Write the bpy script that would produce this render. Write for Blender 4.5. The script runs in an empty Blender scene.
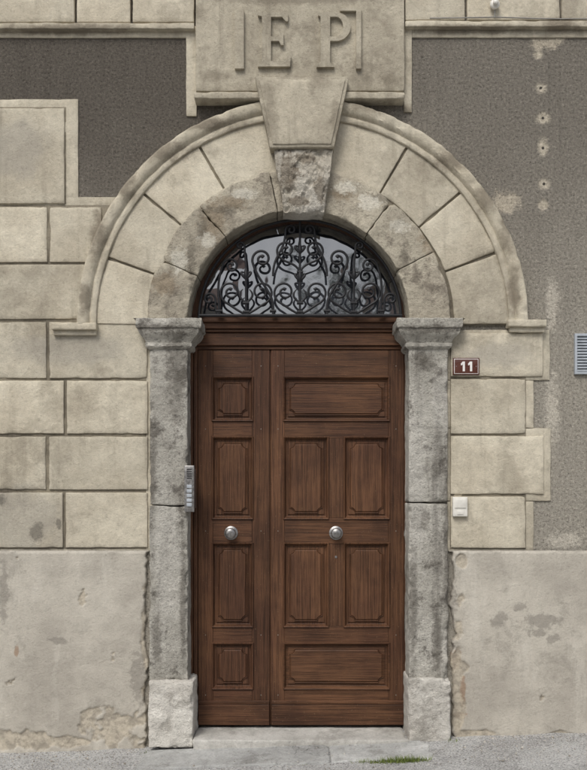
import bpy, bmesh, math, random
from mathutils import Vector, noise
random.seed(7)
S=0.0065; D=5.5; CZ=1.6
def PX(px,d=0.0): return (px-293.5)*S*(D+d)/D
def PZ(py,d=0.0): return CZ+((740-py)*S-CZ)*(D+d)/D
def GZ(x): 
    x=max(-30,min(30,x)); return 0.036*x-0.015
sc=bpy.context.scene
col=sc.collection
# ------------------------------------------------------------------ nodes
class G:
    def __init__(s,name):
        m=bpy.data.materials.new(name); m.use_nodes=True; s.m=m; s.nt=m.node_tree
        s.b=s.nt.nodes['Principled BSDF']; s.pos=s.nt.nodes.new('ShaderNodeNewGeometry').outputs['Position']
    def n(s,t): return s.nt.nodes.new(t)
    def put(s,sock,v):
        if isinstance(v,bpy.types.NodeSocket): s.nt.links.new(v,sock)
        elif isinstance(v,(tuple,list)) and len(v)==3 and sock.type=='RGBA': sock.default_value=(*v,1)
        else: sock.default_value=v
    def vm(s,op,a,b):
        n=s.n('ShaderNodeVectorMath'); n.operation=op; s.put(n.inputs[0],a)
        if b is not None: s.put(n.inputs[1],b)
        return n.outputs['Value'] if op=='LENGTH' else n.outputs[0]
    def noise(s,scale,detail=4,rough=.6,stretch=None,off=None,dist=0):
        v=s.pos
        if off: v=s.vm('ADD',v,off)
        if stretch: v=s.vm('MULTIPLY',v,stretch)
        n=s.n('ShaderNodeTexNoise'); s.put(n.inputs['Vector'],v); n.inputs['Scale'].default_value=scale
        n.inputs['Detail'].default_value=detail; n.inputs['Roughness'].default_value=rough; n.inputs['Distortion'].default_value=dist
        return n.outputs['Fac']
    def voro(s,scale,feat='F1',stretch=None,warp=0):
        v=s.pos
        if warp:
            n=s.n('ShaderNodeTexNoise'); s.put(n.inputs['Vector'],v); n.inputs['Scale'].default_value=5; n.inputs['Detail'].default_value=3
            w=s.vm('MULTIPLY',n.outputs['Color'],(warp,warp,warp)); v=s.vm('ADD',v,w)
        if stretch: v=s.vm('MULTIPLY',v,stretch)
        n=s.n('ShaderNodeTexVoronoi'); n.feature=feat; s.put(n.inputs['Vector'],v); n.inputs['Scale'].default_value=scale
        return n.outputs['Distance']
    def mr(s,v,a,b,c=0.,d=1.):
        n=s.n('ShaderNodeMapRange'); n.interpolation_type='SMOOTHSTEP' if abs(b-a)>0 else 'LINEAR'
        s.put(n.inputs['Value'],v); 
        if a<=b:
            n.inputs['From Min'].default_value=a; n.inputs['From Max'].default_value=b; n.inputs['To Min'].default_value=c; n.inputs['To Max'].default_value=d
        else:
            n.inputs['From Min'].default_value=b; n.inputs['From Max'].default_value=a; n.inputs['To Min'].default_value=d; n.inputs['To Max'].default_value=c
        return n.outputs['Result']
    def ma(s,op,a,b=0.):
        n=s.n('ShaderNodeMath'); n.operation=op; s.put(n.inputs[0],a); s.put(n.inputs[1],b); return n.outputs[0]
    def mix(s,f,a,b,bl='MIX'):
        n=s.n('ShaderNodeMix'); n.data_type='RGBA'; n.blend_type=bl; s.put(n.inputs[0],f); s.put(n.inputs[6],a); s.put(n.inputs[7],b); return n.outputs[2]
    def scale(s,c,f):
        n=s.n('ShaderNodeVectorMath'); n.operation='SCALE'; s.put(n.inputs[0],c); s.put(n.inputs['Scale'],f); return n.outputs[0]
    def blobs(s,lst,wob=.7,fs=9.,soft=.25):
        nz=s.ma('MULTIPLY',s.ma('SUBTRACT',s.noise(fs,4,.68),.5),wob*2.6)
        out=None
        for (px,py,rx,ry) in lst:
            v=s.vm('SUBTRACT',s.pos,(PX(px),0,PZ(py))); v=s.vm('MULTIPLY',v,(1/(rx*S),0,1/(ry*S)))
            L=s.vm('LENGTH',v,None)
            out=L if out is None else s.ma('MINIMUM',out,L)
        return s.mr(s.ma('ADD',out,nz),1+soft,1-soft,0.,1.)
    def attr(s,name,ch=None):
        n=s.n('ShaderNodeAttribute'); n.attribute_name=name
        if ch is None: return n.outputs['Fac']
        x=s.n('ShaderNodeSeparateColor'); s.put(x.inputs[0],n.outputs['Color']); return x.outputs[ch]
    def bump(s,h,dist,strength=1.,prev=None):
        n=s.n('ShaderNodeBump'); s.put(n.inputs['Height'],h); n.inputs['Distance'].default_value=dist; n.inputs['Strength'].default_value=strength
        if prev is not None: s.put(n.inputs['Normal'],prev)
        return n.outputs['Normal']
    def fin(s,c,rough=.9,nrm=None,spec=.25,metal=0.):
        s.put(s.b.inputs['Base Color'],c); s.put(s.b.inputs['Roughness'],rough); s.b.inputs['Specular IOR Level'].default_value=spec
        s.b.inputs['Metallic'].default_value=metal
        if nrm is not None: s.put(s.b.inputs['Normal'],nrm)
        return s.m
def lin(r,g,b):
    f=lambda c:(c/255/12.92) if c/255<=.04045 else ((c/255+.055)/1.055)**2.4
    return (f(r),f(g),f(b))

def stone_mat(name,c1,c2,stain,st_amt=.5,speck=.35,bmp=.0025,crack=0.,layers=(),rnd=True,st_scale=1.6,streak=True,midb=.9):
    g=G(name)
    c=g.mix(g.mr(g.noise(2.3,4,.6),.38,.62),c1,c2)
    mid=g.noise(17,4,.75)
    c=g.mix(g.mr(mid,.36,.66),g.scale(c,.90),g.scale(c,1.04))
    m=g.mr(g.noise(st_scale,5,.74,off=(3.1,1,7.7)),.52,.66); m=g.ma('MULTIPLY',m,st_amt)
    c=g.mix(m,c,stain)
    if streak:
        k=g.mr(g.noise(1.,4,.65,stretch=(9,3,.9)),.52,.72); k=g.ma('MULTIPLY',k,st_amt*.7)
        c=g.mix(k,c,g.scale(stain,.85))
    for (colr,lst,wob,fs,soft,amt) in layers:
        k=g.ma('MULTIPLY',g.blobs(lst,wob,fs,soft),amt); c=g.mix(k,c,colr)
    fn=g.noise(62,4,.88)
    sp=g.mr(fn,.54,.68); c=g.mix(g.ma('MULTIPLY',sp,speck*1.15),c,g.scale(c,.42))
    lt=g.mr(fn,.46,.33); c=g.mix(g.ma('MULTIPLY',lt,speck),c,g.scale(c,1.35))
    h=g.ma('ADD',g.ma('MULTIPLY',mid,midb),g.ma('MULTIPLY',fn,-1.))
    if crack>0:
        ck=g.mr(g.voro(1.7,'DISTANCE_TO_EDGE',warp=.28),.005,.001); ck=g.ma('MULTIPLY',ck,g.mr(g.noise(1.3,2,.5,off=(5,0,1)),.54,.6)); ck=g.ma('MULTIPLY',ck,crack)
        c=g.mix(ck,c,g.scale(c,.4)); h=g.ma('SUBTRACT',h,ck)
    if rnd: c=g.scale(c,g.mr(g.attr('rnd'),0.,1.,.88,1.07))
    return g.fin(c,.93,g.bump(h,bmp*2.6),.12)

BEIGE=lin(206,198,179); BEIGE2=lin(190,181,162); DIRT=lin(136,128,113); GREY=lin(163,158,148)
WHITE=lin(222,218,208)
M_block=stone_mat('weathered_render_blocks',BEIGE,BEIGE2,DIRT,.45,.34,.0022,.0,layers=[
   (GREY,[(25,520,42,30),(70,350,60,14),(20,150,30,26),(500,355,30,12)],.6,7,.4,.5),
   (lin(98,94,86),[(38,532,7,9),(2,500,5,5),(60,524,3,5)],.9,26,.35,.6),
   (lin(122,113,99),[(150,155,44,9),(205,128,34,6),(385,112,34,6),(452,165,25,9),(505,230,8,22),(100,235,8,26),(86,300,6,16),(128,182,10,20),(485,200,10,16),(512,290,6,20),(70,32,60,4),(470,32,50,3),(560,28,20,6)],1.,12,.6,.75)])
M_key=stone_mat('broken_keystone',lin(206,201,190),lin(180,173,159),lin(118,108,94),.9,.5,.004,.0,layers=[
   (lin(112,102,88),[(287,178,7,16),(319,196,5,14),(300,206,12,5),(306,165,9,5),(300,152,24,2)],1.1,26,.35,.7)],st_scale=7,midb=2.5)
M_arch=stone_mat('arch_stone',lin(190,182,164),lin(170,162,146),lin(120,112,101),.8,.6,.003,.0,st_scale=4.2,midb=2.2,layers=[
   (lin(140,124,102),[(214,222,12,20),(232,205,14,6),(165,285,12,10),(430,240,10,16),(340,196,12,6)],1.1,22,.5,.6),
   (lin(96,90,80),[(222,212,16,4),(203,232,5,14),(282,182,10,4),(380,200,14,4),(192,262,4,20),(404,262,5,20)],1.2,26,.5,.55),
   (lin(216,211,197),[(345,190,12,6),(368,205,10,8),(398,228,9,6),(180,262,7,12),(244,196,12,5),(208,242,8,7)],1.1,26,.3,.65)])
M_pil=stone_mat('pilaster_limestone',lin(198,194,184),lin(176,172,162),lin(104,99,92),.85,.85,.0038,.0,st_scale=6.5,midb=2.,layers=[
   (lin(104,99,91),[(178,372,10,40),(152,470,5,60),(422,362,12,10),(446,540,4,80),(160,331,34,3),(430,333,34,3),(184,600,3,60),(412,600,4,60),(436,640,5,30),(158,640,5,24),(420,520,8,14)],1.1,20,.5,.65),
   (lin(210,206,197),[(168,560,12,60),(415,480,9,70),(440,400,9,30)],.9,14,.4,.5)])
M_base=stone_mat('pilaster_base_limestone',lin(218,214,205),lin(200,195,186),lin(148,143,134),.6,.5,.004,.0,st_scale=7,midb=2.)
M_panel=stone_mat('plaque_stone',lin(186,178,160),lin(170,162,145),lin(126,118,104),.6,.45,.0024,.0,layers=[
   (lin(118,110,96),[(270,120,6,22),(335,130,5,18),(300,84,34,3),(215,80,14,5),(390,84,10,5),(300,5,70,4)],1.1,16,.6,.55)])
M_joint=stone_mat('joint_mortar',lin(146,138,121),lin(122,115,102),lin(88,82,72),.6,.4,.002,.0,rnd=False)

def stucco():
    g=G('roughcast_stucco')
    x=g.n('ShaderNodeSeparateXYZ'); g.put(x.inputs[0],g.pos)
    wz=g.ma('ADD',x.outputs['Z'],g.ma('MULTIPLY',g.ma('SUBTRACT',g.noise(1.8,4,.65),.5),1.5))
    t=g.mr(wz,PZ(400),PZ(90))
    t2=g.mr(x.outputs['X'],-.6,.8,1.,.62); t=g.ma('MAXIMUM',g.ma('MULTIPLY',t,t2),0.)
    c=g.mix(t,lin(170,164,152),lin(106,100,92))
    k=g.mr(g.noise(1.,4,.65,stretch=(7,3,.8)),.5,.7); c=g.mix(g.ma('MULTIPLY',k,.35),c,g.scale(c,.72))
    gr=g.noise(58,4,.9)
    b1=g.blobs([(505,202,14,10),(543,205,6,5),(549,40,12,8),(537,38,6,14)],1.,14,.4)
    c=g.mix(g.ma('MULTIPLY',b1,.6),c,lin(182,172,153))
    b2=g.blobs([(541,88,5,5),(543,118,7,5),(543,147,5,8),(544,184,6,5),(538,55,4,4)],.7,30,.5)
    c=g.mix(g.ma('MULTIPLY',b2,.75),c,lin(186,177,159))
    b3=g.blobs([(552,410,7,36),(565,538,20,7),(538,470,4,20),(552,300,6,26)],1.1,14,.5); c=g.mix(g.ma('MULTIPLY',b3,.4),c,lin(182,176,163))
    c=g.mix(g.mr(gr,.52,.66,0.,.8),c,g.scale(c,1.8)); c=g.mix(g.mr(gr,.48,.36,0.,.85),c,g.scale(c,.34))
    b4=g.blobs([(541,88,1.4,1.4),(543,118,1.4,1.4),(543,148,1.4,1.4),(544,184,1.4,1.4)],.5,40,.4)
    c=g.mix(b4,c,(.05,.045,.04))
    smooth=g.ma('SUBTRACT',1.,g.ma('MULTIPLY',g.ma('MAXIMUM',g.ma('MAXIMUM',b1,b2),b3),.7))
    return g.fin(c,.95,g.bump(g.ma('MULTIPLY',gr,smooth),.020),.1)
M_stucco=stucco()
def plinth_mat():
    g=G('plinth_plaster')
    c=g.mix(g.mr(g.noise(1.7,4,.6),.4,.62),lin(188,182,170),lin(170,164,153))
    mid=g.noise(11,5,.75)
    c=g.mix(g.mr(mid,.4,.7,0.,.7),c,g.scale(c,.86))
    m=g.mr(g.noise(3.2,6,.78,off=(1,2,9)),.54,.64,0.,.5); c=g.mix(m,c,lin(146,141,131))
    m=g.mr(g.noise(1.,5,.7,stretch=(4,1,.9),off=(4,0,2)),.52,.66,0.,.45); c=g.mix(m,c,lin(202,197,186))
    b=g.blobs([(497,619,7,7),(540,620,18,7),(520,606,7,4),(551,638,6,4),(536,632,8,4),(5,590,4,30),(140,676,8,24),(450,600,5,30),(60,640,10,3)],1.3,24,.35)
    c=g.mix(g.ma('MULTIPLY',b,.55),c,lin(126,121,113))
    b=g.blobs([(460,714,7,4),(18,650,2,5),(455,660,5,10),(462,690,3,14)],.9,20,.3); c=g.mix(g.ma('MULTIPLY',b,.6),c,lin(140,108,80))
    p=g.attr('wear','Red'); c=g.mix(g.ma('MULTIPLY',p,.8),c,g.mix(g.mr(g.noise(18,4,.7),.4,.6),lin(186,176,158),lin(150,142,128)))
    k=g.attr('wear','Green'); c=g.mix(k,c,lin(72,66,60))
    fn=g.noise(62,4,.88)
    sp=g.mr(fn,.55,.68); c=g.mix(g.ma('MULTIPLY',sp,.4),c,g.scale(c,.5))
    lt=g.mr(fn,.45,.33); c=g.mix(g.ma('MULTIPLY',lt,.3),c,g.scale(c,1.3))
    h=g.ma('ADD',mid,g.ma('MULTIPLY',fn,.45))
    return g.fin(c,.92,g.bump(h,.008),.12)
M_plinth=plinth_mat()
def wood(name,stretch):
    g=G(name)
    gr=g.noise(1.,5,.75,stretch=stretch,dist=.1)
    fine=g.noise(1.,3,.7,stretch=tuple(s*3 for s in stretch),off=(2,3,4))
    w=g.noise(1.6,4,.6,off=(7,7,7)); w2=g.noise(2.2,4,.6,off=(1,7,3))
    a=g.mix(g.mr(w,.4,.65),lin(86,58,42),lin(106,74,52)); a=g.mix(g.mr(w2,.45,.7,0.,.6),a,lin(70,47,34))
    c=g.mix(g.mr(gr,.34,.62),g.scale(a,.50),g.scale(a,1.04))
    c=g.mix(g.mr(fine,.50,.64,0.,.75),c,g.scale(c,.45))
    c=g.scale(c,g.mr(g.attr('rnd'),0.,1.,.85,1.1))
    sp=g.mr(g.noise(130,1,.6),.72,.76); c=g.mix(g.ma('MULTIPLY',sp,.35),c,lin(160,138,112))
    return g.fin(c,g.mr(gr,.3,.7,.48,.64),g.bump(g.ma('ADD',gr,g.ma('MULTIPLY',fine,.8)),.0014),.24)
M_wv=wood('oak_vertical_grain',(95,30,2.2)); M_wh=wood('oak_horizontal_grain',(2.2,30,95))
def simple(name,c,rough=.5,metal=0.,var=.15,sc_=20,spec=.5,bmp=.0003):
    g=G(name); n=g.noise(sc_,3,.65); cc=g.scale(g.mix(0.,c,c),g.mr(n,.3,.7,1-var,1+var))
    return g.fin(cc,g.mr(n,.3,.7,max(.02,rough-.08),rough+.08),g.bump(n,bmp),spec,metal)
M_iron=simple('black_wrought_iron',(.014,.014,.016),.5,.0,.3,60,.3)
M_steel=simple('dull_steel',(.30,.29,.28),.42,.9,.25,60)
M_white=simple('white_plastic',(.68,.66,.60),.45,0,.08)
M_sign=simple('enamel_brown',lin(84,48,38),.3,0,.1)
M_signw=simple('enamel_white',(.75,.73,.7),.35,0,.06)
M_vent=simple('vent_metal',lin(170,176,182),.5,.2,.08)
M_dark=simple('interior_dark',(.01,.01,.012),.8)
M_cable=simple('cable_grey',(.25,.24,.22),.6)
def glass():
    g=G('window_glass'); c=g.mix(g.mr(g.noise(3.,2,.5),.4,.6),(.02,.022,.027),(.05,.055,.065))
    g.fin(c,.04,g.bump(g.noise(3.5,2,.4),.014,.9),1.); g.b.inputs['IOR'].default_value=2.05; return g.m
M_glass=glass()
# ------------------------------------------------------------------ mesh builder
class MB:
    def __init__(s): s.v=[];s.f=[];s.a=[];s.mi=[];s.cur=0;s.w=None
    def add(s,vs,fs,rnd=.5):
        o=len(s.v); s.v+=[tuple(v) for v in vs]; s.f+=[tuple(o+i for i in f) for f in fs]; s.a+=[rnd]*len(vs); s.mi+=[s.cur]*len(fs)
    def obj(s,name,mats,smooth=True,parent=None,angle=None):
        me=bpy.data.meshes.new(name); me.from_pydata(s.v,[],s.f)
        at=me.attributes.new('rnd','FLOAT','POINT'); at.data.foreach_set('value',s.a)
        if s.w:
            ca=me.attributes.new('wear','FLOAT_COLOR','POINT'); flat=[]
            for w in s.w: flat+=[w[0],w[1],0,1]
            ca.data.foreach_set('color',flat)
        for m in mats: me.materials.append(m)
        me.polygons.foreach_set('material_index',s.mi)
        bm=bmesh.new(); bm.from_mesh(me); bmesh.ops.recalc_face_normals(bm,faces=bm.faces); bm.to_mesh(me); bm.free()
        me.polygons.foreach_set('use_smooth',[smooth]*len(me.polygons))
        if smooth and angle: me.set_sharp_from_angle(angle=math.radians(angle))
        o=bpy.data.objects.new(name,me); col.objects.link(o)
        if parent: o.parent=parent
        return o
    def grid(s,fn,nu,nv,rnd=.5):
        vs=[fn(i,j) for i in range(nu) for j in range(nv)]
        fs=[(i*nv+j,(i+1)*nv+j,(i+1)*nv+j+1,i*nv+j+1) for i in range(nu-1) for j in range(nv-1)]
        s.add(vs,fs,rnd)
    def box(s,x0,x1,z0,z1,y0,y1,rnd=.5):
        s.add([(x,y,z) for x in(x0,x1) for y in(y0,y1) for z in(z0,z1)],[(0,1,3,2),(4,6,7,5),(0,4,5,1),(2,3,7,6),(0,2,6,4),(1,5,7,3)],rnd)
    def block(s,u0,u1,v0,v1,w0,w1,r=.004,step=.03,chip=1.,rough=.001,f=None,rnd=None,nf=9.):
        if f is None: f=lambda u,v,w:Vector((u,w,v))
        if rnd is None: rnd=random.random()
        def ax(a,b,end=True):
            n=max(1,round((b-a-2*r)/step)); c=[a,a+.35*r,a+r]+[a+r+(b-a-2*r)*i/n for i in range(1,n)]
            return c+([b-r,b-.35*r,b] if end else [b])
        U=ax(u0,u1);V=ax(v0,v1)
        n=max(1,round((w1-w0-r)/step/1.5)); W=[w0,w0+.35*r,w0+r]+[w0+r+(w1-w0-r)*i/n for i in range(1,n+1)]
        nu,nv,nw=len(U),len(V),len(W); idx={}; vs=[]
        def P(i,j,k):
            key=(i,j,k)
            if key in idx: return idx[key]
            u,v,w=U[i],V[j],W[k]; q=f(u,v,w)
            n1=noise.noise(q*nf+Vector((5,1,3)))+.5*noise.noise(q*nf*3.1)
            rl=min(r*(1+chip*max(0,n1)*3),(u1-u0)*.45,(v1-v0)*.45)
            iu=min(max(u,u0+rl),u1-rl); iv=min(max(v,v0+rl),v1-rl); iw=max(w,w0+rl)
            d=Vector((u-iu,v-iv,w-iw)); L=d.length
            if L>1e-9: d*=min(1,rl/L)
            q=f(iu+d.x,iv+d.y,iw+d.z)
            if rough: q=q+(noise.noise_vector(q*6)*1.2+noise.noise_vector(q*22)*.7)*rough
            idx[key]=len(vs); vs.append(q); return idx[key]
        fs=[]
        for i in range(nu-1):
            for j in range(nv-1): fs.append((P(i,j,0),P(i+1,j,0),P(i+1,j+1,0),P(i,j+1,0)))
        for k in range(nw-1):
            for i in range(nu-1):
                for j in (0,nv-1): fs.append((P(i,j,k),P(i+1,j,k),P(i+1,j,k+1),P(i,j,k+1)))
            for j in range(nv-1):
                for i in (0,nu-1): fs.append((P(i,j,k),P(i,j+1,k),P(i,j+1,k+1),P(i,j,k+1)))
        s.add(vs,fs,rnd)
    def pblock(s,px0,px1,py0,py1,w0,w1=.03,dd=None,**k):
        d=w0 if dd is None else dd
        s.block(PX(px0,d),PX(px1,d),PZ(py1,d),PZ(py0,d),w0,w1,**k)
def empty(name,loc=(0,0,0)):
    e=bpy.data.objects.new(name,None); e.empty_display_size=.2; col.objects.link(e); return e

# ------------------------------------------------------------------ house
house=empty('stone_house')
w=MB()
L0=PX(168);R0=PX(428);T0=PZ(190)
w.box(-7,L0,-.8,7.2,0,.3); w.box(R0,7,-.8,7.2,0,.3); w.box(L0,R0,T0,7.2,0,.3)
w.obj('stucco_walls',[M_stucco],False,house)
w=MB(); w.box(-7,7,-.8,7.2,.42,8); w.obj('house_body',[M_stucco],False,house)
w=MB(); w.box(L0,R0,-.5,T0,.34,.40); w.obj('unlit_hall_panel',[M_dark],False,house)  # thin near-black slab, interior darkness put into its colour
w=MB(); w.add([(-7.4,-.5,7.2),(7.4,-.5,7.2),(7.4,8.4,7.2),(-7.4,8.4,7.2),(-7.4,4,9.6),(7.4,4,9.6)],[(0,1,5,4),(2,3,4,5),(0,4,3),(1,2,5),(0,3,2,1)])
M_roof=simple('roof_tiles',(.16,.07,.045),.8,0,.3,8); w.obj('roof',[M_roof],False,house)

w=MB()
def mg(a,b,c,d,y=-.011,**k): w.pblock(a,b,c,d,y,.02,r=.003,step=.03,chip=1.5,rough=.002,**k)
mg(-40,78,99,197.4); mg(-40,135,197,326,-.0105); mg(-40,160,325.6,551)
mg(447,550,330,380);mg(447,534,380.4,428);mg(447,551,428.4,501);mg(447,534,501.4,551)
mg(-40,188,26,37.5);mg(412,650,26,37.5);mg(186,196.5,26,116,-.013);mg(404,412,26,112,-.013)
w.obj('quoin_margins',[M_block],True,house,40)
w=MB()
def jb(a,b,c,d): w.pblock(a,b,c,d,-.0125,.0,r=.001,step=.2,chip=0,rough=0)
jb(-38,146,205,549); jb(450,526,334,549); jb(-38,66,107,204)
w.obj('joints',[M_joint],True,house,40)
w=MB()
def bl(a,b,c,d,y=-.024): w.pblock(a,b,c,d,y+random.uniform(-.002,.002),.0,r=.0042,step=.022,chip=2.0,rough=.0016)
bl(-38,64,108,203.5)
for (r0,r1,cs) in [(207,262,[(-38,47),(49.5,101)]),(264.5,319,[(-38,86)]),(322,378,[(-38,46),(49,147)]),(380.5,433.5,[(-38,63.5),(66.5,147.5)]),(436.5,489.5,[(-38,45.5),(48.5,147.5)]),(492.5,547.5,[(-38,62.5),(65.5,147.5)])]:
    for a,b in cs: bl(a,b,r0,r1)
for a,b,c,d in [(451,543,333,376.5),(451,526,379,433.5),(451,544,436,494),(451,526,496.5,548)]: bl(a,b,c,d)
w.obj('rusticated_quoins',[M_block],True,house,40)
w=MB()
for a,b in [(-38,74),(76.5,130),(132.5,194)]: w.pblock(a,b,-60,22,-.03,.0,r=.004,step=.03,chip=1.3,rough=.0015)
for a,b in [(405.5,465),(467.5,560),(562,650)]: w.pblock(a,b,-60,20,-.03,.0,r=.004,step=.03,chip=1.3,rough=.0015)
w.pblock(-38,194,22.5,28.5,-.05,.0,r=.005,step=.02,chip=1.8,rough=.002)
w.pblock(405.5,650,20.5,26.5,-.05,.0,r=.005,step=.02,chip=1.8,rough=.002)
w.obj('frieze_band',[M_block],True,house,40)
w=MB(); w.w=[]
PE=[(10,742,56,9),(70,742,20,5),(118,728,30,20),(457,690,7,60),(575,738,26,5),(146,640,4,60),(462,560,5,6),(475,735,18,6)]
def plinth(xa,xb,side):
    st=.0075; nu=int((xb-xa)/st); za=-.25; zb=PZ(550.5,-.03); nv=int((zb-za)/st)
    def fn(i,j):
        x=xa+(xb-xa)*i/(nu-1); z=za+(zb-za)*j/(nv-1)
        px=x/S/(D-.03)*D+293.5; py=740-((z-CZ)*D/(D-.03)+CZ)/S
        q=Vector((x,3,z)); nz=noise.fractal(q*7,1,2,5)
        y=-.030+.004*noise.noise(q*2.2)+.0014*noise.noise(q*13)
        m=9
        for a,b,rx,ry in PE: m=min(m,math.hypot((px-a)/rx,(py-b)/ry)+nz*.9)
        nz2=noise.fractal(q*4+Vector((9,9,9)),.9,2,6)
        if nz2>.85: m=min(m,1-(nz2-.85)*6)
        pe=1-min(1,max(0,(m-.93)/.1)); 
        y+=.007*pe+.004*pe*noise.noise(q*35)
        e=(148-px) if side<0 else (px-450.5)
        e+= -1.8+5*noise.noise(Vector((side*3,0,z*5)))+3.5*noise.noise(Vector((side*3,2,z*21)))
        k=1-min(1,max(0,(e+.5)/1.6)) if py>552 else 0
        y+=.05*k
        ed=(py-550.5)
        if ed<1.5+1.2*noise.noise(Vector((x*14,0,0))): y+=.008
        w.w.append((pe*(1-k),k)); return (x,y,z)
    w.grid(fn,nu,nv)
plinth(-2.3,PX(149.5),-1); plinth(PX(448.5),2.3,1)
w.obj('worn_plinth',[M_plinth],True,house)
w=MB(); w.box(-7,-2.3,-.8,PZ(550.5),-.03,0); w.box(2.3,7,-.8,PZ(550.5),-.03,0); w.obj('plinth_returns',[M_plinth],False,house)

# ------------------------------------------------------------------ stone arch doorway
arch=empty('stone_arch_doorway')
d0=-.03
CX=PX(302.5,d0);CZo=PZ(325,d0); k=S*(D+d0)/D
def ringf(cx,cz,Rm): return lambda u,v,w_:Vector((cx+v*math.cos(u/Rm),w_,cz+v*math.sin(u/Rm)))
w=MB()
Rm=178*k
angs=[0,20.5,40,59.5,81,99,120,140.5,161,180]
for a,b in zip(angs[:-1],angs[1:]):
    g=.36
    w.block(math.radians(a+g)*Rm,math.radians(b-g)*Rm,152*k,206.5*k,-.034,.05,r=.0042,step=.02,chip=1.8,rough=.0018,f=ringf(CX,CZo,Rm))
w.obj('voussoirs',[M_block],True,arch,40)
w=MB()
w.grid(lambda i,j:(CX+ (145+65*j)*k*math.cos(math.pi*i/60),-.018,CZo+(145+65*j)*k*math.sin(math.pi*i/60)),61,2)
w.obj('voussoir_joints',[M_joint],True,arch)
w=MB()
prof=[(206,.0),(206,-.046),(206.6,-.050),(210,-.051),(211,-.050),(211.6,-.046),(212.6,-.045),(214,-.060),(216,-.070),(218.5,-.075),(222,-.077),(223.6,-.075),(224.4,-.070),(224.6,-.03),(224.6,0)]
def af(i,j):
    t=math.pi*i/320; R,y=prof[j]; R*=k
    p=Vector((CX+R*math.cos(t),y,CZo+R*math.sin(t))); n1=noise.noise(p*11)+.6*noise.noise(p*34)
    p+=noise.noise_vector(p*14)*.003
    if j in(9,10,11,12): p.y+=max(0,n1-.2)*.024
    return p
w.grid(af,321,len(prof))
for (a,b) in [(51,96),(508.5,547)]:
    top=322.5 if a<100 else 319.5
    w.pblock(a,b,top,top+7,-.077,.0,r=.004,step=.012,chip=1.6,rough=.0018)
    w.pblock(a+2,b-(0 if a<100 else 2),top+7.3,top+12.5,-.052,.0,r=.004,step=.012,chip=1.4,rough=.0018)
w.obj('archivolt_moulding',[M_block],True,arch,45)
w=MB()
def keyf(cx,z0,z1,h0,h1,tilt=0.,bul=0.):
    def f(u,v,w_):
        t=(v-z0)/(z1-z0); return Vector((cx+u*(h0+(h1-h0)*t),w_-tilt*t-bul*math.sin(max(0,min(1,t))*math.pi),v))
    return f
dk=-.12
w.block(-1,1,PZ(148,dk),PZ(77,dk),-.13,.02,r=.006,step=.02,chip=1.2,rough=.002,f=keyf(PX(302,dk),PZ(148,dk),PZ(77,dk),31.5*S,46*S),rnd=.5)
w.block(-1,1,PZ(145,dk),PZ(80.5,dk),-.137,-.12,r=.004,step=.03,chip=1.6,rough=.0015,f=keyf(PX(302,dk),PZ(145,dk),PZ(80.5,dk),28.5*S,42*S),rnd=.9)
w.obj('keystone',[M_panel],True,arch,45)
w=MB()
kf=keyf(PX(303.5,-.09),PZ(213,-.09),PZ(149,-.09),20*S,29.5*S,.02,.018)
def kf2(u,v,w_):
    p=kf(u,v,w_); n=noise.fractal(p*16,.9,2,4)
    if w_<0: p.y+=.024*max(0,n-.02)**.7*(1 if n>.02 else 0)
    return p
w.block(-1,1,PZ(213,-.09),PZ(149,-.09),-.088,.05,r=.012,step=.009,chip=1.6,rough=.006,f=kf2,rnd=.8)
w.obj('keystone_scroll',[M_key],True,arch,60)
w=MB()
ci=PX(298.5,d0);czi=PZ(321,d0);Rm=130*k
ia=[0,27,52,79,101,131,156,180]
rf=ringf(ci,czi,Rm)
def rf2(u,v,w_):
    p=rf(u,v,w_)
    if w_<0:
        n=noise.fractal(p*9+Vector((3,3,3)),.9,2,5); p.y+=.012*max(0,n-.15)
    return p
for a,b in zip(ia[:-1],ia[1:]):
    w.block(math.radians(a+.15)*Rm,math.radians(b-.15)*Rm,110.5*k,151.5*k,-.044+random.uniform(-.002,.002),.3,r=.006,step=.011,chip=2.6,rough=.0045,f=rf2)
w.obj('inner_arch_ring',[M_arch],True,arch,60)
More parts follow.
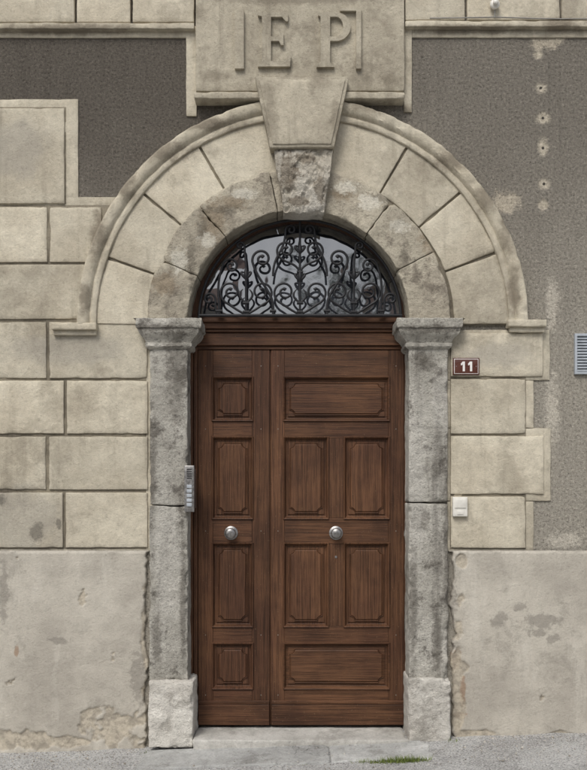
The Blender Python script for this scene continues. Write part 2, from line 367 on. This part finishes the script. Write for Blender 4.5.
for nm,x0,x1,jt,bx0,bx1,eL,eR,b0 in [('pilaster',149.5,187.5,505.5,148,193,14,13.5,681),('pilaster.001',409,448,502.5,408.5,451,12,15,679)]:
    e=empty(nm); e.parent=arch
    w=MB(); dp=-.05
    w.pblock(x0,x1,346,jt-.5,-.05,.3,r=.007,step=.012,chip=3,rough=.004)
    w.pblock(x0,x1+.3,jt+.7,b0+1,-.053,.3,r=.007,step=.012,chip=3.2,rough=.0045)
    w.obj('shaft',[M_pil],True,e,60)
    w=MB(); w.pblock(bx0,bx1,b0,748,-.095,.3,r=.012,step=.012,chip=2.4,rough=.008); w.obj('base_block',[M_base],True,e,60)
    w=MB()
    lv=[(318.8,.93),(319.6,1),(327,1),(328.3,.96),(328.8,.86),(330.5,.84),(332.5,.80),(335,.66),(337.5,.45),(340,.30),(342,.22),(342.6,.30),(345.5,.30),(346.6,.22),(348.5,.0)]
    per=[]
    for i in range(9): per.append((-1,i/8.))
    for i in range(1,49): per.append((-1+2*i/48,1.))
    for i in range(1,9): per.append((1,1-i/8.))
    def cf(i,j):
        s_,t=per[i]; py,e_=lv[j]; dd=-.05-.075*e_
        xl=PX(x0-eL*e_,dd);xr=PX(x1+eR*e_,dd); x=(xl+xr)/2+s_*(xr-xl)/2; y=.28+(dd-.28)*t; z=PZ(py,-.09)
        p=Vector((x,y,z)); p+=noise.noise_vector(p*14)*.0045+noise.noise_vector(p*45)*.0025
        if abs(s_)>.9 and t>.9: p.y+=.008*abs(noise.noise(p*20)); 
        return p
    w.grid(cf,len(per),len(lv))
    w.grid(lambda i,j:Vector((PX(x0-eL*.93)+(PX(x1+eR*.93)-PX(x0-eL*.93))*i/8,-.118+.36*j/4,PZ(318.9,-.09))),9,5)
    w.obj('capital',[M_pil],True,e,40)

# ------------------------------------------------------------------ plaque with initials
w=MB()
w.pblock(195.5,404.5,-60,91,-.055,.0,r=.004,step=.03,chip=1,rough=.002,rnd=.6)
w.pblock(194,405.5,91.5,98.5,-.10,.0,r=.006,step=.015,chip=1.8,rough=.0024,rnd=.8)
def prism(pts,y0,y1,dd):
    n=len(pts); vs=[(PX(a,dd),y0,PZ(b,dd)) for a,b in pts]+[(PX(a,dd),y1,PZ(b,dd)) for a,b in pts]
    w.add(vs,[tuple(range(n))]+[(i,(i+1)%n,n+(i+1)%n,n+i) for i in range(n)],.5)
LY=(-.080,-.05,-.06)
def pr(pts): prism(pts,*LY)
pr([(235,11),(244,11),(244,70),(235,70)])
E=[(258,14),(288,14),(288,23),(286,23),(282,18.5),(271,18.5),(271,38),(279,38),(281,34.5),(283.5,34.5),(283.5,46.5),(281,46.5),(279,42.5),(271,42.5),(271,62.5),(284,62.5),(288.5,57),(291,57),(290,68),(258,68),(258,65),(262,64),(262,18),(258,17)]
pr(E)
pr([(318,14),(330,14),(330,64),(334,65.5),(334,68.5),(316.5,68.5),(316.5,65.5),(320.5,64),(320.5,18),(318,17)])
n=18
for i in range(n):
    a0=math.pi/2-math.pi*i/n; a1=math.pi/2-math.pi*(i+1)/n
    f_=lambda a,rx,ry:(336+rx*math.cos(a),28.2-ry*math.sin(a))
    pr([f_(a0,14.5,14.2),f_(a1,14.5,14.2),f_(a1,7,9.8),f_(a0,7,9.8)])
pr([(330.02,14),(336,14),(336,18.4),(330.02,18.4)]);pr([(330.02,38),(336,38),(336,42.4),(330.02,42.4)])
pr([(340,9),(361,9),(361,70),(356,70),(356,12.5),(340,12.5)])
w.obj('carved_stone_plaque',[M_panel],True,None,30)

# ------------------------------------------------------------------ door
door=empty('wooden_double_door')
DD=.16
def X(p,d=DD): return PX(p,d)
def Z(p,d=DD): return PZ(p,d)
wv=MB(); wh=MB()
def memb(mb,a,b,c,d,y=DD,th=.05,r=.0022): mb.block(X(a),X(b),Z(d),Z(c),y,y+th,r=r,step=.25,chip=0,rough=0,rnd=random.random())
def panel(mb,a,b,c,d,shape=True):
    x0,x1,z0,z1=X(a),X(b),Z(d),Z(c)
    pf=[(-.010,DD+.002),(-.0095,DD-.006),(-.006,DD-.012),(-.001,DD-.010),(.003,DD-.002),(.006,DD+.006),(.010,DD+.016),(.014,DD+.018),(.022,DD+.018),(.023,DD+.013),(.026,DD+.011)]
    rr=random.random()
    vs=[];fs=[]
    for i,(o,y) in enumerate(pf):
        vs+=[(x0+o,y,z0+o),(x1-o,y,z0+o),(x1-o,y,z1-o),(x0+o,y,z1-o)]
        if i:
            for q in range(4): fs.append((4*(i-1)+q,4*(i-1)+(q+1)%4,4*i+(q+1)%4,4*i+q))
    m=len(pf)-1; fs.append((4*m,4*m+1,4*m+2,4*m+3))
    mb.add(vs,fs,rr)
    o=.031; r=.036; xa,xb,za,zb=x0+o,x1-o,z0+o,z1-o
    r=min(r,(xb-xa)*.27,(zb-za)*.3)
    def loop(ins):
        pts=[]; r2=r+ins*.55
        for cx,cz,s0 in [(xa,za,90),(xb,za,180),(xb,zb,270),(xa,zb,0)]:
            sx=1 if cx==xa else -1; sz=1 if cz==za else -1
            for t in range(9):
                an=math.radians(s0-90*t/8); px_=cx+r2*math.cos(an); pz_=cz+r2*math.sin(an)
                px_=max(xa+ins,px_) if sx>0 else min(xb-ins,px_)
                pz_=max(za+ins,pz_) if sz>0 else min(zb-ins,pz_)
                pts.append((px_,pz_))
        return pts
    base=DD+.011
    lv=[(0,base+.001),(.0006,base-.005),(.003,base-.0075),(.0055,base-.0065),(.007,base-.002),(.0085,base-.004),(.015,base-.0095),(.0165,base-.010)]
    vs=[];fs=[];N=36
    for i,(ins,y) in enumerate(lv):
        vs+=[(x,y,z) for x,z in loop(ins)]
        if i:
            for q in range(N): fs.append((N*(i-1)+q,N*(i-1)+(q+1)%N,N*i+(q+1)%N,N*i+q))
    mb.add(vs,fs,rr)
    m=len(lv)-1; mb.add([vs[N*m+q] for q in range(N)],[tuple(range(N))],rr)
LT,LB=350,725
memb(wv,198,213,LT,LB); memb(wv,252,269.6,LT,LB)
rows=[(378,420),(438,518),(544,626),(644,688)]
rl=[(LT,378),(420,438),(518,544),(626,644),(688,LB)]
for a,b in rl: memb(wh,213.1,251.9,a,b)
for i,(a,b) in enumerate(rows): panel(wv,213,252,a,b)
memb(wv,271.2,284.5,LT,LB); memb(wv,388.5,404,LT,LB)
for a,b in rl: memb(wh,284.6,388.4,a,b)
memb(wv,327.5,345,438.1,517.9); memb(wv,327.5,345,544.1,625.9)
panel(wh,284.5,388.5,378,420); panel(wh,284.5,388.5,644,688)
for a,b in [(438,518),(544,626)]:
    panel(wv,284.5,327.5,a,b); panel(wv,345,388.5,a,b)
for a,b in [(198.5,269.3),(271.6,403.5)]:
    memb(wh,a,b,704,724.5,DD-.018,.02,.004); memb(wh,a,b,700.5,703.7,DD-.010,.012,.003)
memb(wv,269.7,271.1,LT,LB,DD+.012,.03,.001)
memb(wv,187,193.5,346,728,DD-.05,.12,.006); memb(wv,193.7,197.6,348,728,DD-.02,.1,.006)
memb(wv,406,413,346,728,DD-.05,.12,.006); memb(wv,404.2,405.9,348,728,DD-.02,.1,.004)
for a,b,yy in [(316.5,320,-.045),(320.2,324,-.062),(324.2,330,-.05),(330.2,333,-.036),(333.2,346,-.022),(346.2,349.6,-.008)]:
    memb(wh,187,413,a,b,DD+yy,.1,.005)
wv.obj('door_stiles_and_panels',[M_wv],False,door); wh.obj('door_rails_and_transom',[M_wh],False,door)
w=MB(); fy=DD-.02; fcx=PX(301,fy); fcz=PZ(320,fy); kk=S*(D+fy)/D
pf=[(114,fy+.05),(114,fy),(110,fy-.004),(106,fy),(104.5,fy+.01),(103,fy+.012),(101.5,fy+.018),(101,fy+.05)]
w.grid(lambda i,j:(fcx+pf[j][0]*kk*math.cos(math.pi*i/80),pf[j][1],fcz+pf[j][0]*kk*.97*math.sin(math.pi*i/80)),81,len(pf))
w.obj('fanlight_frame',[M_wv],True,door,40)
w=MB(); gy=DD+.025
w.add([(fcx+108*kk*math.cos(math.pi*i/60),gy,fcz+106*kk*math.sin(math.pi*i/60)) for i in range(61)],[tuple(range(61))])
w.obj('fanlight_glass',[M_glass],False,door)
def lathe(name,x,y,z,prof,mat,parent):
    m=MB(); N=32
    m.grid(lambda i,j:(x+prof[j][0]*math.cos(2*math.pi*i/N),y-prof[j][1],z+prof[j][0]*math.sin(2*math.pi*i/N)),N+1,len(prof)); return m.obj(name,[mat],True,parent,50)
for q in (231,336): 
    lathe('door_knob',X(q),DD,Z(533),[(.046,0),(.046,.004),(.040,.008),(.028,.010),(.016,.014),(.013,.030),(.018,.036),(.030,.042),(.036,.050),(.036,.058),(.030,.066),(.018,.071),(.008,.072),(0.0001,.072)],M_steel,door)
lathe('keyhole_escutcheon',X(336),DD,Z(557),[(.008,0),(.008,.002),(.005,.003),(.0001,.003)],M_steel,door)
w=MB()
for px_ in (205.5,261,278,396):
    for py_ in (366,429,531,635,695):
        w.add([(X(px_)+.003*math.cos(t*math.pi/4),DD-.0006,Z(py_)+.003*math.sin(t*math.pi/4)) for t in range(8)],[tuple(range(8))])
w.obj('wooden_pegs',[M_cable],False,door)

# ------------------------------------------------------------------ wrought iron grille
cu=bpy.data.curves.new('wrought_iron_fanlight_grille','CURVE'); cu.dimensions='3D'; cu.bevel_depth=.0076; cu.bevel_resolution=2; cu.use_fill_caps=True
IY=.06
def spl(pts,rad=None):
    s=cu.splines.new('POLY'); s.points.add(len(pts)-1)
    for i,(a,b) in enumerate(pts):
        s.points[i].co=(PX(a,IY),IY,PZ(b,IY),1); s.points[i].radius=1 if rad is None else rad[i]
def bez(p0,t0,p1,t1,n=16):
    o=[]
    for i in range(n):
        t=i/n; a=(1-t)**3;b=3*(1-t)**2*t;c=3*(1-t)*t*t;d=t**3
        o.append((a*p0[0]+b*(p0[0]+t0[0])+c*(p1[0]-t1[0])+d*p1[0],a*p0[1]+b*(p0[1]+t0[1])+c*(p1[1]-t1[1])+d*p1[1]))
    return o
def spiral(cen,r,a0,turns,sg,rend):
    N=int(24*turns); o=[]
    for i in range(N+1):
        t=i/N; rr=r*(1-(1-rend)*t**.85); aa=math.radians(a0)+sg*2*math.pi*turns*t; o.append((cen[0]+rr*math.cos(aa),cen[1]+rr*math.sin(aa)))
    return o
def cs(mx,sx,A,B,pull=1.,wgt=1.):
    (ca,ra,aa,ta,sa),(cb,rb,ab,tb,sb)=A,B
    a=spiral(ca,ra,aa,ta,sa,.22)[::-1] if ra else [ca]
    b=spiral(cb,rb,ab,tb,sb,.22) if rb else [cb]
    A_=math.radians(aa);B_=math.radians(ab)
    t0=(math.sin(A_)*sa,-math.cos(A_)*sa) if ra else (math.cos(A_),math.sin(A_))
    t1=(-math.sin(B_)*sb,math.cos(B_)*sb) if rb else (math.cos(B_),math.sin(B_))
    p0,p1=a[-1],b[0]; L=math.hypot(p1[0]-p0[0],p1[1]-p0[1])*.4*pull
    pts=a[:-1]+bez(p0,(t0[0]*L,t0[1]*L),p1,(t1[0]*L,t1[1]*L),18)+b
    n=len(pts); rad=[wgt]*n
    for i in range(4):
        if ra: rad[i]=1.5*wgt
        if rb: rad[n-1-i]=1.5*wgt
    spl([(mx+sx*x,BY-y) for x,y in pts],rad)
BY=316; MX=300
def fleur(mx,y,h=12):
    spl([(mx,BY-y-h*i/7) for i in range(8)],[1,1.7,2.1,1.9,1.6,1.2,.8,.3])
    for sx in(-1,1): spl([(mx+sx*5*math.sin(t*.42),BY-y-1-7*math.sin(t*.3)) for t in range(8)],[1,1.2,1.2,1.1,1,.9,.8,.4])
def collar(mx,y): spl([(mx-3.2,BY-y),(mx+3.2,BY-y)],[1.4,1.4])
# three lyres of paired scrolls standing on the bottom bar
for m in (-54,0,54):
    mx=MX+m
    spl([(mx,BY),(mx,BY-(40 if m else 60))])
    for sx in(-1,1):
        cs(mx,sx,((1.2,2),0,25,0,0),((15.5,24),11.5,-60,1.5,1),1.1)
        spl([(mx+sx*1.5,BY-14)]+[(mx+sx*(1.5+5*math.sin(t*.35)),BY-14-t*1.6) for t in range(1,9)],[1]*6+[.8,.6,.4])
    collar(mx,13); collar(mx,4)
    fleur(mx,36 if m else 34,15)
for sx in(-1,1):
    # sides: large C scroll curling over each lyre
    cs(MX,sx,((27,1),0,95,0,0),((38,57),10,-15,1.4,1),1.1,1.1)
    cs(MX,sx,((81,1),0,90,0,0),((69,50),8,20,1.4,1),1.1)
    cs(MX,sx,((82,1),0,60,0,0),((91,17),6.5,180,1.35,-1),1.)
    cs(MX,sx,((54,48),0,90,0,0),((60,70),4.5,180,1.1,-1),1.)
    collar(MX+sx*27,5); collar(MX+sx*81,5)
    # crown: paired scrolls and ogee
    cs(MX,sx,((1.2,46),0,60,0,0),((14,66),9.5,-30,1.45,1))
    cs(MX,sx,((27,40),0,90,0,0),((9,86),5.5,0,1.2,1),1.2)
spl([(MX,BY-60),(MX,BY-97)]); collar(MX,44);fleur(MX,62,12)
ring=[(300+101*math.cos(math.pi*i/60),318-98*math.sin(math.pi*i/60)) for i in range(61)]
spl(ring,[1.2]*61); spl([(199,315.5),(402,315.5)],[1.4,1.4])
cu.materials.append(M_iron)
o=bpy.data.objects.new('wrought_iron_fanlight_grille',cu); col.objects.link(o)

# ------------------------------------------------------------------ small fittings
w=MB(); dd=-.05
w.block(PX(453.5,dd),PX(480,dd),PZ(374.5,dd),PZ(357.5,dd),-.036,-.02,r=.0025,step=.03,chip=0,rough=0,rnd=.5)
w.cur=1
w.block(PX(454.6,dd),PX(478.9,dd),PZ(373.5,dd),PZ(358.5,dd),-.0366,-.03,r=.0008,step=.03,chip=0,rough=0)
w.cur=0
w.block(PX(455.1,dd),PX(478.4,dd),PZ(373.0,dd),PZ(359.0,dd),-.0372,-.03,r=.0005,step=.03,chip=0,rough=0)
w.cur=1
for cx in (463.5,470.8):
    prism([(cx-.3,361.2),(cx+1.9,361.2),(cx+1.9,371),(cx-.3,371),(cx-.3,364.3),(cx-2.2,365.2),(cx-2.2,363.2)],-.0378,-.03,dd)
w.cur=2
for a in (456.8,476.6): 
    x=PX(a,dd);z=PZ(366,dd); w.add([(x+.003*math.cos(t*math.pi/4),-.0385,z+.003*math.sin(t*math.pi/4)) for t in range(8)],[tuple(range(8))])
w.obj('house_number_sign',[M_sign,M_signw,M_steel],True,None,30)
w=MB()
w.block(PX(453,-.05),PX(467.5,-.05),PZ(516.5,-.05),PZ(497,-.05),-.055,-.02,r=.004,step=.03,chip=0,rough=0)
w.block(PX(454.5,-.05),PX(466,-.05),PZ(508,-.05),PZ(499,-.05),-.060,-.05,r=.002,step=.03,chip=0,rough=0)
w.block(PX(457,-.05),PX(463.5,-.05),PZ(514.5,-.05),PZ(510.5,-.05),-.059,-.05,r=.001,step=.03,chip=0,rough=0)
w.obj('doorbell',[M_white],True,None,30)
ic=empty('intercom_panel')
w=MB(); di=-.07
w.block(PX(184.5,di),PX(194.5,di),PZ(512,di),PZ(465.5,di),-.085,-.055,r=.005,step=.04,chip=0,rough=0)
w.block(PX(188.6,.0),PX(194,.0),PZ(508,0),PZ(469,0),-.056,DD-.05,r=.003,step=.1,chip=0,rough=0)
w.obj('housing',[M_steel],True,ic,30)
w=MB()
for i in range(5): w.block(PX(187,di),PX(192,di),PZ(488+i*4.6,di),PZ(484.8+i*4.6,di),-.088,-.08,r=.001,step=.05,chip=0,rough=0)
w.obj('buttons',[M_vent],True,ic,30)
w=MB()
for i in range(5): w.box(PX(187,di),PX(192,di),PZ(470+i*2.2,di),PZ(469+i*2.2,di),-.0856,-.083)
w.obj('speaker_slots',[M_dark],False,ic)
w=MB(); dv=-.02
x0,x1,z0,z1=PX(575,dv),PX(618,dv),PZ(374,dv),PZ(333.5,dv)
for a,b,c,d in [(x0,x0+.015,z0,z1),(x1-.015,x1,z0,z1),(x0+.0152,x1-.0152,z0,z0+.015),(x0+.0152,x1-.0152,z1-.015,z1)]: w.box(a,b,c,d,-.022,.0)
for i in range(12):
    z=z0+.02+i*(z1-z0-.035)/12; w.add([(x0+.015,-.018,z),(x1-.015,-.018,z),(x1-.015,-.004,z+.016),(x0+.015,-.004,z+.016),(x0+.015,-.0165,z-.0012),(x1-.015,-.0165,z-.0012)],[(0,1,2,3),(0,1,5,4)])
w.box(x0+.004,x1-.004,z0+.004,z1-.004,-.003,.0)
w.obj('vent_grille',[M_vent],False,None)
cb=bpy.data.curves.new('electric_cable','CURVE'); cb.dimensions='3D'; cb.bevel_depth=.004
s=cb.splines.new('POLY'); pts=[(430,17.5),(470,17),(495,16.4),(530,17.6),(560,18.2),(600,18),(660,18)]
s.points.add(len(pts)-1)
for i,(a,b) in enumerate(pts): s.points[i].co=(PX(a,-.05),-.042,PZ(b,-.05),1)
s=cb.splines.new('POLY'); s.points.add(3)
for i,(a,b,y) in enumerate([(495,16.4,-.042),(495,9,-.045),(496,2,-.05),(496,-30,-.05)]): s.points[i].co=(PX(a,-.05),y,PZ(b,-.05),1)
cb.materials.append(M_cable); col.objects.link(bpy.data.objects.new('electric_cable',cb))
lathe('cable_insulator',PX(495,-.06),-.03,PZ(4,-.06),[(.020,0),(.022,.01),(.030,.018),(.032,.03),(.028,.038),(.016,.042),(.018,.055),(.012,.062),(.0001,.063)],M_white,None)

# ------------------------------------------------------------------ doorstep, slab, ground
M_step=stone_mat('doorstep_stone',lin(206,203,196),lin(186,183,176),lin(138,134,127),.5,.5,.003,.0,rnd=True,st_scale=4)
M_slab=stone_mat('concrete_slab',lin(192,192,189),lin(172,172,169),lin(134,132,127),.6,.7,.003,.6,rnd=True,st_scale=4)
w=MB()
w.block(PX(193,-.1),PX(409,-.1),-.12,.036,-.13,.25,r=.008,step=.016,chip=2.2,rough=.003)
w.obj('stone_doorstep',[M_step],True,None,50)
w=MB()
sf=lambda u,v,w_:Vector((u,w_,v+GZ(u)))
w.block(PX(138,-.4),PX(330,-.4),-.12,.014,-.46,-.1,r=.008,step=.016,chip=2.8,rough=.004,f=sf)
w.block(PX(331,-.4),PX(434,-.4),-.12,.010,-.45,-.1,r=.008,step=.016,chip=2.8,rough=.004,f=sf)
w.obj('pavement_slab',[M_slab],True,None,50)
def ground_mat():
    g=G('pale_asphalt')
    c=g.mix(g.mr(g.noise(2.2,4,.65),.4,.62),lin(180,180,178),lin(158,157,155))
    n1=g.noise(85,3,.88)
    c=g.mix(g.mr(g.noise(6,4,.7,off=(3,3,3)),.55,.7,0.,.35),c,lin(128,124,116))
    c=g.mix(g.mr(n1,.52,.64,0.,.8),c,lin(216,214,211)); c=g.mix(g.mr(n1,.48,.36,0.,.9),c,lin(88,86,83))
    return g.fin(c,.9,g.bump(n1,.010),.2)
M_ground=ground_mat()
w=MB()
xs=[-300,-80,-30,-12,-5]+[-2.6+.05*i for i in range(105)]+[5,12,30,80,300]
ys=[-300,-80,-25,-12,-5]+[-2+.05*i for i in range(43)]+[3,12,40,120,300]
def gf(i,j):
    x,y=xs[i],ys[j]; z=GZ(x)
    if abs(x)<2.7 and -2.1<y<.2: z+=.004*noise.noise(Vector((x*3,y*3,0)))+.0035*noise.noise(Vector((x*11,y*11,4)))+.012*max(0,1+y/.12)*(.5+noise.noise(Vector((x*4,0,7)))) 
    return (x,y,z)
w.grid(gf,len(xs),len(ys)); w.obj('pavement',[M_ground],True,None)
w=MB()
ico=bmesh.new(); bmesh.ops.create_icosphere(ico,subdivisions=1,radius=1); iv=[v.co.copy() for v in ico.verts]; ifc=[tuple(v.index for v in f.verts) for f in ico.faces]; ico.free()
for i in range(2200):
    x=random.uniform(-2.2,2.2); t=random.random()**1.8; y=-.035-t*.55
    if -1.0<x<.92 and y>-.47:
        if random.random()<.85: continue
        zz=GZ(x)+.014
        if -.65<x<.76 and y>-.15: continue
    else: zz=GZ(x)+.004
    if 0.7<abs(x)<.97 and y>-.12: continue
    s_=random.uniform(.0015,.0048)*(1.6 if random.random()<.08 else 1); sx,sy,sz=[random.uniform(.7,1.3)*s_ for _ in range(3)]
    w.add([(x+v.x*sx,y+v.y*sy,zz+v.z*sz*.7+random.uniform(-.15,.15)*s_) for v in iv],ifc,random.random())
gg=G('gravel_stone'); c=gg.scale(gg.mix(gg.attr('rnd'),lin(120,114,104),lin(206,200,190)),1.); M_gr=gg.fin(c,.9,None,.2)
w.obj('gravel',[M_gr],False,None)
w=MB()
def blade(x,y,z,h,lean,az,wd):
    dx,dy=math.cos(az),math.sin(az); vs=[]
    for i in range(4):
        t=i/3; ww=wd*(1-t*.95); cx=x+dx*lean*t*t*h; cy=y+dy*lean*t*t*h; cz=z+h*t*(1-.25*lean*t)
        vs+=[(cx-dy*ww,cy+dx*ww,cz),(cx+dy*ww,cy-dx*ww,cz)]
    w.add(vs,[(0,1,3,2),(2,3,5,4),(4,5,7,6)],random.random())
for cxp,spread,num,hh in [(402,.07,420,.036),(378,.07,220,.026),(418,.035,90,.022),(452,.02,24,.03),(148,.02,16,.025),(300,.03,14,.012)]:
    yy=-.455 if cxp not in(452,148) else -.10
    for i in range(num):
        x=PX(cxp,yy)+random.gauss(0,spread); y=yy-.014+random.gauss(0,.014)
        blade(x,y,GZ(x)-.002,hh*random.uniform(.4,1.3),random.uniform(.2,1.1),random.uniform(0,6.28),random.uniform(.0012,.0025))
gg=G('grass_blades'); c=gg.mix(gg.attr('rnd'),(.08,.12,.02),(.20,.24,.06)); M_g=gg.fin(c,.6,None,.3)
w.obj('grass',[M_g],False,None)

# ------------------------------------------------------------------ street side opposite (unseen, added to shape the fanlight reflection)
opp=empty('house')  # out of view; added for dark outlines and a sky gap in the glass
w=MB(); yb=-17
w.box(-14,-2.2,-1,6.6,yb-7,yb); w.box(3.2,14,-1,6.0,yb-7,yb); w.box(-2.2,3.2,-1,4.2,yb-7,yb)
w.obj('walls',[simple('opposite_render',(.40,.37,.32),.9)],False,opp)
w=MB()
for a,b,z in[(-14.3,-1.9,6.6),(2.9,14.3,6.0)]:
    w.add([(a,yb+.4,z),(b,yb+.4,z),(b,yb-7.4,z),(a,yb-7.4,z),(a,yb-3.5,z+2.2),(b,yb-3.5,z+2.2)],[(0,1,5,4),(2,3,4,5),(0,4,3),(1,2,5),(0,3,2,1)])
w.obj('roof',[M_roof],False,opp)
w=MB()
for a in (-12,-9,-6,-3.8,5,8,11):
    for z in (1.2,4.0): w.box(a,a+1,z,z+1.5,yb-.1,yb+.03)
w.obj('windows',[M_glass],False,opp)
tr=empty('added_reflection_tree')  # out of view; added for irregular dark parts in the reflected sky
gg=G('bark'); M_bark=gg.fin(gg.mix(gg.noise(20,4,.7),(.05,.04,.03),(.13,.11,.09)),.95,None,.1)
gg=G('leaves'); M_leaf=gg.fin(gg.mix(gg.attr('rnd'),(.03,.06,.015),(.09,.13,.03)),.6,None,.3)
w=MB(); 
def limb(p0,p1,r0,r1):
    p0,p1=Vector(p0),Vector(p1); ax=(p1-p0).normalized(); s1=ax.orthogonal().normalized(); s2=ax.cross(s1)
    w.grid(lambda i,j:(p0.lerp(p1,j/5)+(s1*math.cos(i*math.pi/5)+s2*math.sin(i*math.pi/5))*(r0+(r1-r0)*j/5)),11,6)
TX,TY=1.3,-14.2
limb((TX,TY,-.1),(TX+.1,TY,4.3),.17,.11)
cl=[]
for i in range(11):
    a=i*2.4; r=random.uniform(.4,1.2); e=(TX+r*math.cos(a),TY+r*math.sin(a),random.uniform(5.0,7.3)); limb((TX+.1,TY,4.0+.15*(i%3)),e,.06,.015); cl.append(e)
w.obj('trunk',[M_bark],True,tr)
w=MB()
for e in cl:
    for i in range(260):
        p=Vector(e)+Vector([random.gauss(0,.24) for _ in range(3)]); u=Vector([random.gauss(0,1) for _ in range(3)]).normalized(); v=u.orthogonal().normalized(); s_=random.uniform(.03,.06)
        w.add([p-u*s_,p+v*s_*.6,p+u*s_,p-v*s_*.6],[(0,1,2,3)],random.random())
w.obj('foliage',[M_leaf],False,tr)

# ------------------------------------------------------------------ light
wd=bpy.data.worlds.new('World'); sc.world=wd; wd.use_nodes=True; nt=wd.node_tree
sky=nt.nodes.new('ShaderNodeTexSky'); sky.sky_type='NISHITA'; sky.sun_disc=False
sky.air_density=1; sky.dust_density=3
hs=nt.nodes.new('ShaderNodeHueSaturation'); hs.inputs['Saturation'].default_value=.4
nt.links.new(sky.outputs[0],hs.inputs['Color']); nt.links.new(hs.outputs[0],nt.nodes['Background'].inputs['Color'])
nt.nodes['Background'].inputs['Strength'].default_value=.15
sd=Vector((-.35,-.85,1.1)).normalized()
sky.sun_elevation=math.asin(sd.z); sky.sun_rotation=math.atan2(sd.x,sd.y)
sl=bpy.data.lights.new('sun','SUN'); sl.energy=1.9; sl.angle=math.radians(24); sl.color=(1,.965,.91)
so=bpy.data.objects.new('sun',sl); col.objects.link(so); so.rotation_euler=sd.to_track_quat('Z','Y').to_euler(); so.location=(0,-5,9)
cam=bpy.data.cameras.new('camera'); cam.sensor_fit='VERTICAL'; cam.sensor_height=24; H=770*S
cam.lens=24*D/H; cam.shift_y=((740-385)*S-CZ)/H; cam.clip_end=2000
co=bpy.data.objects.new('camera',cam); col.objects.link(co); co.location=(0,-D,CZ); co.rotation_euler=(math.radians(90),0,0); sc.camera=co
sc.view_settings.view_transform='Standard'; sc.view_settings.look='None'; sc.view_settings.exposure=0
